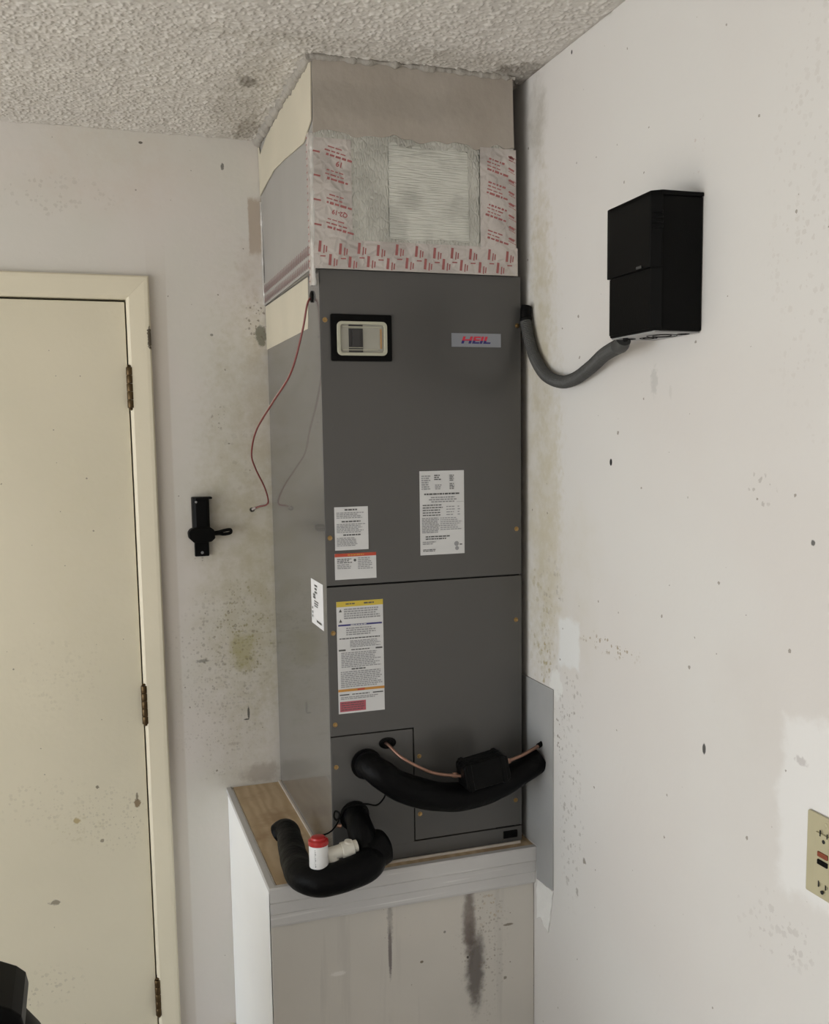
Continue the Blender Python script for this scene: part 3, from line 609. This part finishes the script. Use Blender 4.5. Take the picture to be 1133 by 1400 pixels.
while x_ < .43:
    b_ = .040 if k_ % 2 == 0 else .015
    b_ += R_.uniform(-.002, .002); x_ += R_.uniform(-.0015, .0015)
    s.rect(x_, b_-.010, x_+.0055, b_+.012, M_tpink, .0010, math.radians(-6)); s.rect(x_+.010, b_-.012, x_+.0125, b_+.004, M_tpink, .0010, math.radians(-6)); s.rect(x_+.015, b_-.010, x_+.0175, b_+.002, M_tpink, .0010, math.radians(-6))
    if k_ % 2 == 0: s.rect(x_+.003, b_-.019, x_+.014, b_-.0165, M_tpink, .0010)
    x_ += .0205; k_ += 1
sheet_part(s, 'foil_tape', DU, 'level foil tape with red print along the duct foot')
# side tape band and shiny corner tapes
_v = Vector((-.0157, -1, 0)).normalized(); s = Sheet((-.0030, -.003, 1.2705), _v, (0, 0, 1), (-1, .0157, 0)); s.base(0, 0, .600, .056, M_ductgray, .0006); s.o = s.o+s.n*.0002
M_tfaint = flat('tape_faded_ink', (.22, .10, .10), .5, var=.2, vs=150)
for i in range(30):
    a_ = .012+i*.0195; s.rect(a_, .030, a_+.006, .050, M_tfaint, .0010, -.2); s.rect(a_+.009, .028, a_+.011, .042, M_tfaint, .0010, -.2); s.rect(a_+.004, .006, a_+.009, .022, M_tfaint, .0010, -.2); s.rect(a_+.012, .004, a_+.014, .016, M_tfaint, .0010, -.2)
sheet_part(s, 'foil_tape', DU, 'dull side tape with faded red print')
mb = MB().tube([(fx0-.0005, fy, 1.236), (fx0-.0010, fy+.001, 1.27), (fx0-.0008, fy-.001, 1.34), (fx0+.0005, fy, 1.42), (fx0, fy-.001, 1.50), (fx0+.002, fy, 1.530)], .0042, M_tapes, 8, 14, rfun=lambda a, t, p: 1+.35*mnoise.noise(p*90))
part('corner_tape', mb, DU, 'shiny crumpled foil tape on the front corner', smooth=True)
s = Sheet((fx0-.0052, fy+.020, 1.238), (0, -1, 0), (0, 0, 1), (-1, 0, 0))
for i in range(22): s.rect(.001, .006+i*.0133, .009, .0085+i*.0133, M_tpink, .0010, .1)
s.mb.box((fx0-.0052, fy+.021, 1.237), (fx0-.0030, fy+.002, 1.532), M_tapef); sheet_part(s, 'foil_tape', DU, 'narrow corner tape with red marks')
mb = MB().tube([(-.002, -.004, 1.273), (-.004, -.005, 1.34), (-.004, -.004, 1.42), (-.004, -.005, 1.53)], .0034, M_tapes, 8, 16, rfun=lambda a, t, p: 1+.4*mnoise.noise(p*80))
part('corner_tape', mb, DU, 'shiny foil tape along the wall edge', smooth=True)
lum = lambda a, t, p: 1+.9*mnoise.noise(p*55)+.3*mnoise.noise(p*140)
part('sealant_bead', MB().tube([(ft0-.004, -.006, ZC-.006), (ft0-.005, -.3, ZC-.006), (ft0-.005, fy-.003, ZC-.006)], .011, M_seal, 10, 60, rfun=lum).tube([(ft0-.005, fy-.003, ZC-.006), (.2, fy-.005, ZC-.006), (ft1+.004, fy-.003, ZC-.006)], .006, M_seal, 10, 60, rfun=lum), DU, 'lumpy gray sealant along the ceiling', smooth=True)

# ------------------------------------------------------------------ gray sheet on the right wall
g_ = MB().box((XR-.003, -.7225, -.0655), (XR-.0003, -.25, .384), M_sheet)
# the sheet is notched around the platform top
g_ = MB().prism([(XR-.003, -.7225, -.0655), (XR-.003, -.7225, .3860), (XR-.003, -.25, .3860), (XR-.003, -.25, .006), (XR-.003, -.6410, .006), (XR-.003, -.6410, -.073)], (.0027, 0, 0), M_sheet)
o = build('gray_wall_sheet', g_, origin=(XR, -.6, .0), bevel=.0004); tag(o, 'gray painted sheet fixed flat on right wall beside the platform', 'wall sheet')
pm = MB()
o = build('putty_smear', sheetgrid([(XR-.002, -.642, -.16), (XR-.002, -.70, -.17), (XR-.002, -.7225, -.069), (XR-.002, -.6415, -.073)], 10, 12, M_putty, (-1, 0, 0), .0022, 60, 1, .0018, jag=(.03, 0, 30)), origin=(XR, -.68, -.12), smooth=True)
tag(o, 'rough white putty smear on right wall below the gray sheet', 'putty')

# ------------------------------------------------------------------ refrigerant lines, drain trap
wr = lambda a, t, p: 1+.05*mnoise.noise(p*28)+.007*math.sin(a*90+3*mnoise.noise(p*12))
S = thing('suction_line', (.27, -.66, .155), 'thick black foam-covered pipe sagging across the lower panel of the air handler', 'pipe')
fo = part('foam_sleeve', MB().tube([(.078, -.606, .231), (.078, -.632, .236), (.096, -.655, .223), (.135, -.662, .194), (.205, -.664, .165), (.272, -.665, .155), (.350, -.665, .166), (.410, -.664, .190), (.4615, -.663, .215)],
     lambda t: .0275+.0040*math.sin(math.pi*min(1, t*1.1)), M_foam, 24, 12, rfun=wr), S, smooth=True)
part('foam_end', MB().lathe((.078, -.6035, .231), (0, -1, 0), [(.027, 0), (.0285, .004), (.0275, .010)], M_tapeblk, 24), S, smooth=True)
Q = thing('liquid_line', (.26, -.67, .21), 'thin copper pipe curving from oval grommet through a black taped block', 'pipe')
part('copper_pipe', MB().tube([(.1225, -.602, .272), (.1240, -.620, .272), (.140, -.650, .2545), (.170, -.667, .236), (.208, -.680, .219), (.262, -.694, .211)], .0036, M_copper, 12, 10), Q, smooth=True)
part('copper_pipe', MB().tube([(.355, -.690, .226), (.372, -.688, .229), (.410, -.682, .236), (.4635, -.668, .2505)], .0040, M_copper, 12, 10), Q, smooth=True)
part('flare_nut', MB().lathe((.243, -.6865, .2135), (1, -.15, -.12), [(.0040, 0), (.0062, .001), (.0062, .010), (.0045, .013)], M_copper, 6), Q)
part('flare_nut', MB().lathe((.366, -.689, .228), (1, .05, .15), [(.0045, 0), (.0062, .001), (.0062, .009), (.0045, .012)], M_copper, 6), Q)
bk = MB(); ca, sa = math.cos(.13), math.sin(.13)
def bx(u, v, y): return (.311+u*ca-v*sa, y, .221+u*sa+v*ca)
prof = [(-.053, .022), (-.048, .027), (.040, .030), (.049, .024), (.051, -.022), (.046, -.029), (-.044, -.031), (-.052, -.025)]
bk.prism([bx(u, v, -.724) for u, v in prof], (0, .052, 0), M_tapeblk)
part('taped_block', bk, Q, 'black tape wrapped filter block', bevel=.010, seg=4)
part('tape_band', MB().prism([bx(u, v, -.7260) for u, v in [(-.047, .029), (-.036, .030), (-.034, -.031), (-.045, -.033)]], (0, .055, 0), M_tapeblk), Q, bevel=.002, parent=None)
part('tape_band', MB().prism([bx(u, v, -.7260) for u, v in [(.030, .0315), (.040, .0315), (.042, -.0305), (.032, -.031)]], (0, .055, 0), M_tapeblk), Q, bevel=.002)
part('pipe_end', MB().tube([(.4520, -.671, .2475), (.4640, -.667, .2515)], .0058, M_blackm, 12), Q, 'black end at the wall', smooth=True)

TR = thing('drain_trap', (-.03, -.62, .0), 'fat black foam-covered drain trap looping round the front left corner of the air handler', 'drain pipe')
part('foam_sleeve', MB().tube([(.049, -.604, .119), (.048, -.630, .121), (.049, -.654, .104), (.055, -.668, .076), (.058, -.684, .058), (.042, -.703, .050), (0, -.713, .042), (-.045, -.711, .036), (-.0750, -.692, .035), (-.0850, -.650, .0345), (-.0815, -.580, .036), (-.0750, -.510, .042), (-.0710, -.470, .047), (-.0765, -.448, .045), (-.0880, -.440, .035)],
     lambda t: .0255+.010*math.exp(-((t-.30)/.15)**2)+.006*math.exp(-((t-.60)/.2)**2), M_foam, 24, 10, rfun=wr), TR, smooth=True)
part('foam_sleeve', MB().tube([(.0960, -.664, .072), (.090, -.666, .071), (.078, -.670, .067), (.055, -.680, .060)], lambda t: .031+.007*min(1,t*3), M_foam, 24, 8, rfun=wr), TR, 'short capped sleeve end at the right', smooth=True)
F = thing('float_switch', (-.053, -.715, .0), 'white float switch with red cap sitting on the black drain trap', 'float switch')
fx_, fyy = -.0545, -.7020
part('switch_body', MB().lathe((fx_, fyy, .064), (0, 0, 1), [(.0150, 0), (.0188, .001), (.0195, .003), (.0195, .046), (.0188, .048)], M_white, 28), F, smooth=True)
part('cap', MB().lathe((fx_, fyy, .1115), (0, 0, 1), [(.0205, 0), (.0210, .002), (.0205, .009), (.0150, .0115), (.0140, .0150), (.0100, .0165)], M_red, 28), F, 'red cap', smooth=True)
st = Sheet((fx_-.0060, fyy-.0190, .066), (1, 0, 0), (0, 0, 1), (0, -1, 0))
for k in range(9): st.rect(-.0062, .006+k*.0042, -.0042-(k % 3)*.0006, .0082+k*.0042, M_ink, .0012)
sheet_part(st, 'printed_mark', F)
part('tee_pipe', MB().tube([(-.036, -.694, .082), (.003, -.692, .0870)], .0135, M_ivory, 22).tube([(-.004, -.6925, .0860), (.021, -.691, .0895)], .0165, M_ivory, 22).lathe((.010, -.692, .096), (.15, -.2, 1), [(.0095, 0), (.0095, .008), (.0078, .0095)], M_ivory, 18).tube([(.020, -.691, .0895), (.0300, -.6905, .091)], .0125, M_ivory, 20), F, 'off-white PVC tee', smooth=True, bevel=.001)
part('elbow', MB().tube([(-.034, -.694, .083), (-.028, -.6945, .079), (-.022, -.694, .066)], .0130, M_ivory, 20), F, smooth=True)
o = build('switch_wire', MB().tube([(-.048, -.695, .1245), (-.030, -.684, .1235), (-.014, -.664, .122), (-.001, -.650, .128), (.006, -.645, .140), (.020, -.640, .154), (.044, -.645, .1605), (.068, -.640, .156), (.089, -.635, .149), (.106, -.628, .157), (.118, -.620, .172)], .0019, M_black, 8, 10)
     .tube([(-.005, -.650, .133), (.002, -.648, .138), (.004, -.645, .147), (-.003, -.640, .150), (-.007, -.646, .141), (-.003, -.650, .134)], .0022, M_black, 8, 6).tube([(-.002, -.652, .1235), (.006, -.653, .1215)], .0045, M_copper, 10), origin=(.03, -.645, .12), smooth=True)
tag(o, 'thin black wire running from the red float switch cap up to the sagging pipe', 'wire')
o = build('thermostat_wire', MB().tube([(-.004, -.5395, 1.2205), (-.012, -.540, 1.205), (-.020, -.520, 1.150), (-.034, -.460, 1.070), (-.052, -.330, 1.010), (-.066, -.190, .951), (-.068, -.120, .894), (-.053, -.080, .856), (-.026, -.048, .807), (-.014, -.030, .772), (-.017, -.020, .758), (-.036, -.010, .753), (-.051, .001, .746)], .0021, M_wirer, 8, 10)
     .tube([(-.003, -.5375, 1.2205), (-.0112, -.538, 1.205), (-.0195, -.518, 1.151), (-.0335, -.459, 1.072), (-.0515, -.329, 1.0125), (-.0655, -.189, .953)], .0018, M_wirew, 6, 10).tube([(-.043, -.006, .7505), (-.0515, .0, .7455)], .0034, M_wirew, 10), origin=(-.03, -.2, .95), smooth=True)
tag(o, 'thin red and white thermostat wire hanging from cabinet side to a hole in back wall', 'wire')

# ------------------------------------------------------------------ disconnect box, conduit
B = thing('disconnect_box', (XR, -1.165, 1.09), 'black electrical disconnect box mounted on the right wall above the conduit', 'electrical box')
zb, zt = 1.0900, 1.3020
def boxprof(x): pass
def bprism(prof, z0, z1, mat): return MB().prism([(x, y, z0) for x, y in prof], (0, 0, z1-z0), mat)
pb = [(XR-.0005, -1.2355), (XR-.0005, -1.0980), (.3790, -1.0980), (.3790, -1.2250), (.3920, -1.2355)]
part('box_body', bprism(pb, zb, zt-.006, M_blackm), B, bevel=.0025)
pl = [(.3905, -1.2370), (.3755, -1.2255), (.3745, -1.1040), (.3760, -1.0930), (.400, -1.0930), (.400, -1.0985), (.3795, -1.0985), (.3795, -1.2250), (.3925, -1.2355)]
lid = MB().prism([(x, y, 1.1870) for x, y in pl], (0, 0, .1130), M_black)
lid.add([(XR-.001, -1.2375, zt), (XR-.001, -1.0945, zt), (.3760, -1.0930, zt-.006), (.3745, -1.1040, zt-.002), (.3755, -1.2255, zt), (.3905, -1.2370, zt)]+[(XR-.001, -1.2375, zt-.006), (XR-.001, -1.0945, zt-.006), (.3760, -1.0930, zt-.012), (.3745, -1.1040, zt-.010), (.3755, -1.2255, zt-.008), (.3905, -1.2370, zt-.008)],
    [(0, 1, 2, 3, 4, 5), (11, 10, 9, 8, 7, 6)]+[(i, (i+1) % 6, 6+(i+1) % 6, 6+i) for i in range(6)], M_black)
part('lid', lid, B, bevel=.0015)
part('lid', MB().prism([(x, y, 1.094) for x, y in [(.3915, -1.2366), (.3770, -1.2255), (.3770, -1.1000), (.3795, -1.1000), (.3795, -1.2250), (.3925, -1.2355)]], (0, 0, .0915), M_blackm), B, 'lower front cover', bevel=.001)
for k in range(4):
    z = 1.2450+k*.0075; part('vent_rib', MB().prism([(.3785, -1.2290, z), (.3905, -1.2385, z), (.3890, -1.2405, z), (.3770, -1.2310, z)], (0, 0, .0030), M_black), B)
part('latch_tab', MB().box((.3745, -1.205, 1.1885), (.3725, -1.190, 1.1925), M_conduit), B, bevel=.0006)
part('bottom_plate', MB().box((.3815, -1.2320, zb-.0025), (XR-.002, -1.1000, zb+.0005), M_knock), B, 'gray underside with round knockouts', bevel=.001)
for x, y, R1 in ((.425, -1.185, .024), (.425, -1.145, .014), (.402, -1.125, .009), (.445, -1.215, .009)):
    for q in (1., .62):
        ring = MB(); n = 28; a_ = [(x+R1*q*math.cos(t), y+R1*q*math.sin(t), zb-.0025) for t in [2*math.pi*k/n for k in range(n)]]
        ring.tube(a_+[a_[0]], .0009, M_blackm, 6, 1, cap=False, smooth_path=False); part('knockout', ring, B)
part('bottom_screw', MB().lathe((.388, -1.135, zb-.002), (0, 0, -1), [(.0045, 0), (.0045, .004), (.003, .006)], M_black, 12), B, smooth=True)
K = thing('flexible_conduit', (.45, -.83, 1.03), 'gray ribbed flexible conduit looping from black box to air handler', 'conduit')
cp = [(.4480, -.619, 1.178), (.4490, -.632, 1.150), (.4495, -.653, 1.108), (.4495, -.690, 1.066), (.4490, -.745, 1.040), (.4480, -.805, 1.033), (.4450, -.870, 1.042), (.4400, -.940, 1.064), (.4300, -1.010, 1.084), (.4200, -1.060, 1.0885), (.416, -1.104, 1.087)]
cp = [(.4480, -.620, 1.176), (.4485, -.634, 1.140), (.4490, -.662, 1.095), (.4490, -.712, 1.055), (.4480, -.782, 1.036), (.4450, -.850, 1.038), (.4400, -.925, 1.056), (.4300, -.985, 1.071), (.4160, -1.040, 1.0765), (.405, -1.083, 1.0790)]
part('ribbed_tube', MB().tube(cp, .0123, M_conduit, 18, 60, rfun=lambda a, t, p: 1+.055*math.sin(a*2*math.pi/.0042)), K, smooth=False)
part('connector', MB().tube([(.4520, -.6165, 1.205), (.4495, -.6175, 1.195), (.448, -.6195, 1.176)], .0118, M_black, 16).lathe((.4482, -.6195, 1.180), (0, -.3, -1), [(.0132, 0), (.0138, .001), (.0138, .006), (.0130, .007)], M_blackm, 8), K, 'black connector at the cabinet', smooth=True)
part('connector', MB().tube([(.4055, -1.081, 1.0788), (.4020, -1.098, 1.0795), (.4000, -1.108, 1.0870)], .0126, M_conduit, 14), K, smooth=True)

# ------------------------------------------------------------------ outlet
O = thing('outlet', (XR, -1.546, .348), 'almond GFCI outlet at the right edge on the patched wall', 'outlet')
y0, y1, oz0, oz1 = -1.5110, -1.5850, .2920, .4090
part('cover_plate', MB().box((XR-.0055, y0, oz0), (XR-.0002, y1, oz1), M_outlet), O, bevel=.0025)
part('receptacle', MB().box((XR-.0085, y0-.020, oz0+.024), (XR-.004, y1+.020, oz1-.024), M_outlet), O, bevel=.001)
for zc in (.3855, .3135):
    sl = MB(); sl.box((XR-.0090, y0-.0310, zc-.004), (XR-.0080, y0-.0290, zc+.0045), M_dark).box((XR-.0090, y0-.0440, zc-.0035), (XR-.0080, y0-.0425, zc+.0035), M_dark).lathe((XR-.0082, y0-.037, zc-.0095), (-1, 0, 0), [(.0028, 0), (.0028, .0008)], M_dark, 12)
    part('socket_holes', sl, O)
part('reset_button', MB().box((XR-.0108, y0-.0275, .3530), (XR-.008, y0-.0465, .3600), M_obr), O, 'brick red button', bevel=.0008)
part('test_button', MB().box((XR-.0108, y0-.0275, .3420), (XR-.008, y0-.0465, .3490), M_black), O, 'black button', bevel=.0008)
for z in (oz0+.010, oz1-.010): part('screw', MB().lathe((XR-.005, y0-.037, z), (-1, 0, 0), [(.0035, 0), (.0035, .0010), (.002, .0016)], M_outlet, 12), O, smooth=True)

# ------------------------------------------------------------------ black clip on back wall
K2 = thing('wall_clip', (-.185, 0, .70), 'black plastic spring clip holder screwed to back wall right of the door', 'holder')
pr = [(-.2085, -.001), (-.2075, -.022), (-.200, -.030), (-.172, -.030), (-.1650, -.022), (-.1640, -.001)]
part('upright', MB().prism([(x, y, .688) for x, y in pr], (0, 0, .094), M_black).prism([(x, y, .779) for x, y in [(-.2085, -.001), (-.2075, -.023), (-.199, -.032), (-.1580, -.032), (-.1580, -.001)]], (0, 0, .005), M_black), K2, bevel=.0015)
part('lower_tab', MB().box((-.2045, -.001, .6300), (-.1680, -.012, .690), M_black), K2, bevel=.002)
hp = [(-.2215, .6940), (-.2150, .7030), (-.2020, .7070), (-.1650, .7060), (-.1560, .6990), (-.1540, .6780), (-.1640, .6690), (-.2080, .6680), (-.2200, .6800)]
part('clamp_band', MB().prism([(x, -.004, z) for x, z in hp], (0, -.034, 0), M_blackm), K2, bevel=.003, seg=3)
part('pull_tab', MB().tube([(-.156, -.026, .6915), (-.143, -.028, .6930), (-.132, -.030, .6960), (-.1160, -.030, .6980), (-.1130, -.030, .6940), (-.1160, -.030, .6890), (-.132, -.030, .6870), (-.143, -.028, .6885), (-.156, -.026, .6880)], .0042, M_blackm, 10, 6), K2, smooth=True)
part('screw', MB().lathe((-.186, -.012, .6395), (0, -1, 0), [(.0038, 0), (.0036, .0015), (.001, .002)], M_knock, 12), K2, smooth=True)
part('screw', MB().lathe((-.199, -.0300, .7720), (0, -1, 0), [(.0030, 0), (.0028, .0012), (.001, .0016)], M_knock, 12), K2, smooth=True)

# ------------------------------------------------------------------ black equipment at lower left, in front of the door
G = thing('equipment_housing', (-.80, -.90, ZF), 'black plastic equipment at the lower left in front of the cream door', 'equipment')
part('lower_body', MB().lathe((-.80, -.90, ZF+.03), (0, 0, 1), [(.19, 0), (.205, .02), (.215, .30), (.225, .55), (.232, .610), (.225, .640), (.205, .672), (.18, .694), (.12, .712)], M_blackm, 48), G, smooth=True)
lidp = [(-.99, -.019), (-.92, .030), (-.80, .058), (-.70, .056), (-.655, .046), (-.622, .028), (-.608, .014), (-.6035, -.010), (-.607, -.016), (-.6150, -.020), (-.66, -.0285)]
part('top_cover', MB().prism([(x, -.975, z) for x, z in lidp], (0, .15, 0), M_black), G, bevel=.012, seg=4)
for dx, dy in ((.14, .14), (.14, -.14), (-.14, .14), (-.14, -.14)):
    part('caster', MB().lathe((-.80+dx-.014, -.90+dy, ZF+.018), (1, 0, 0), [(.010, 0), (.018, .004), (.018, .024), (.010, .028)], M_black, 18), G, smooth=True)

for m in list(bpy.data.meshes):
    if not m.users: bpy.data.meshes.remove(m)
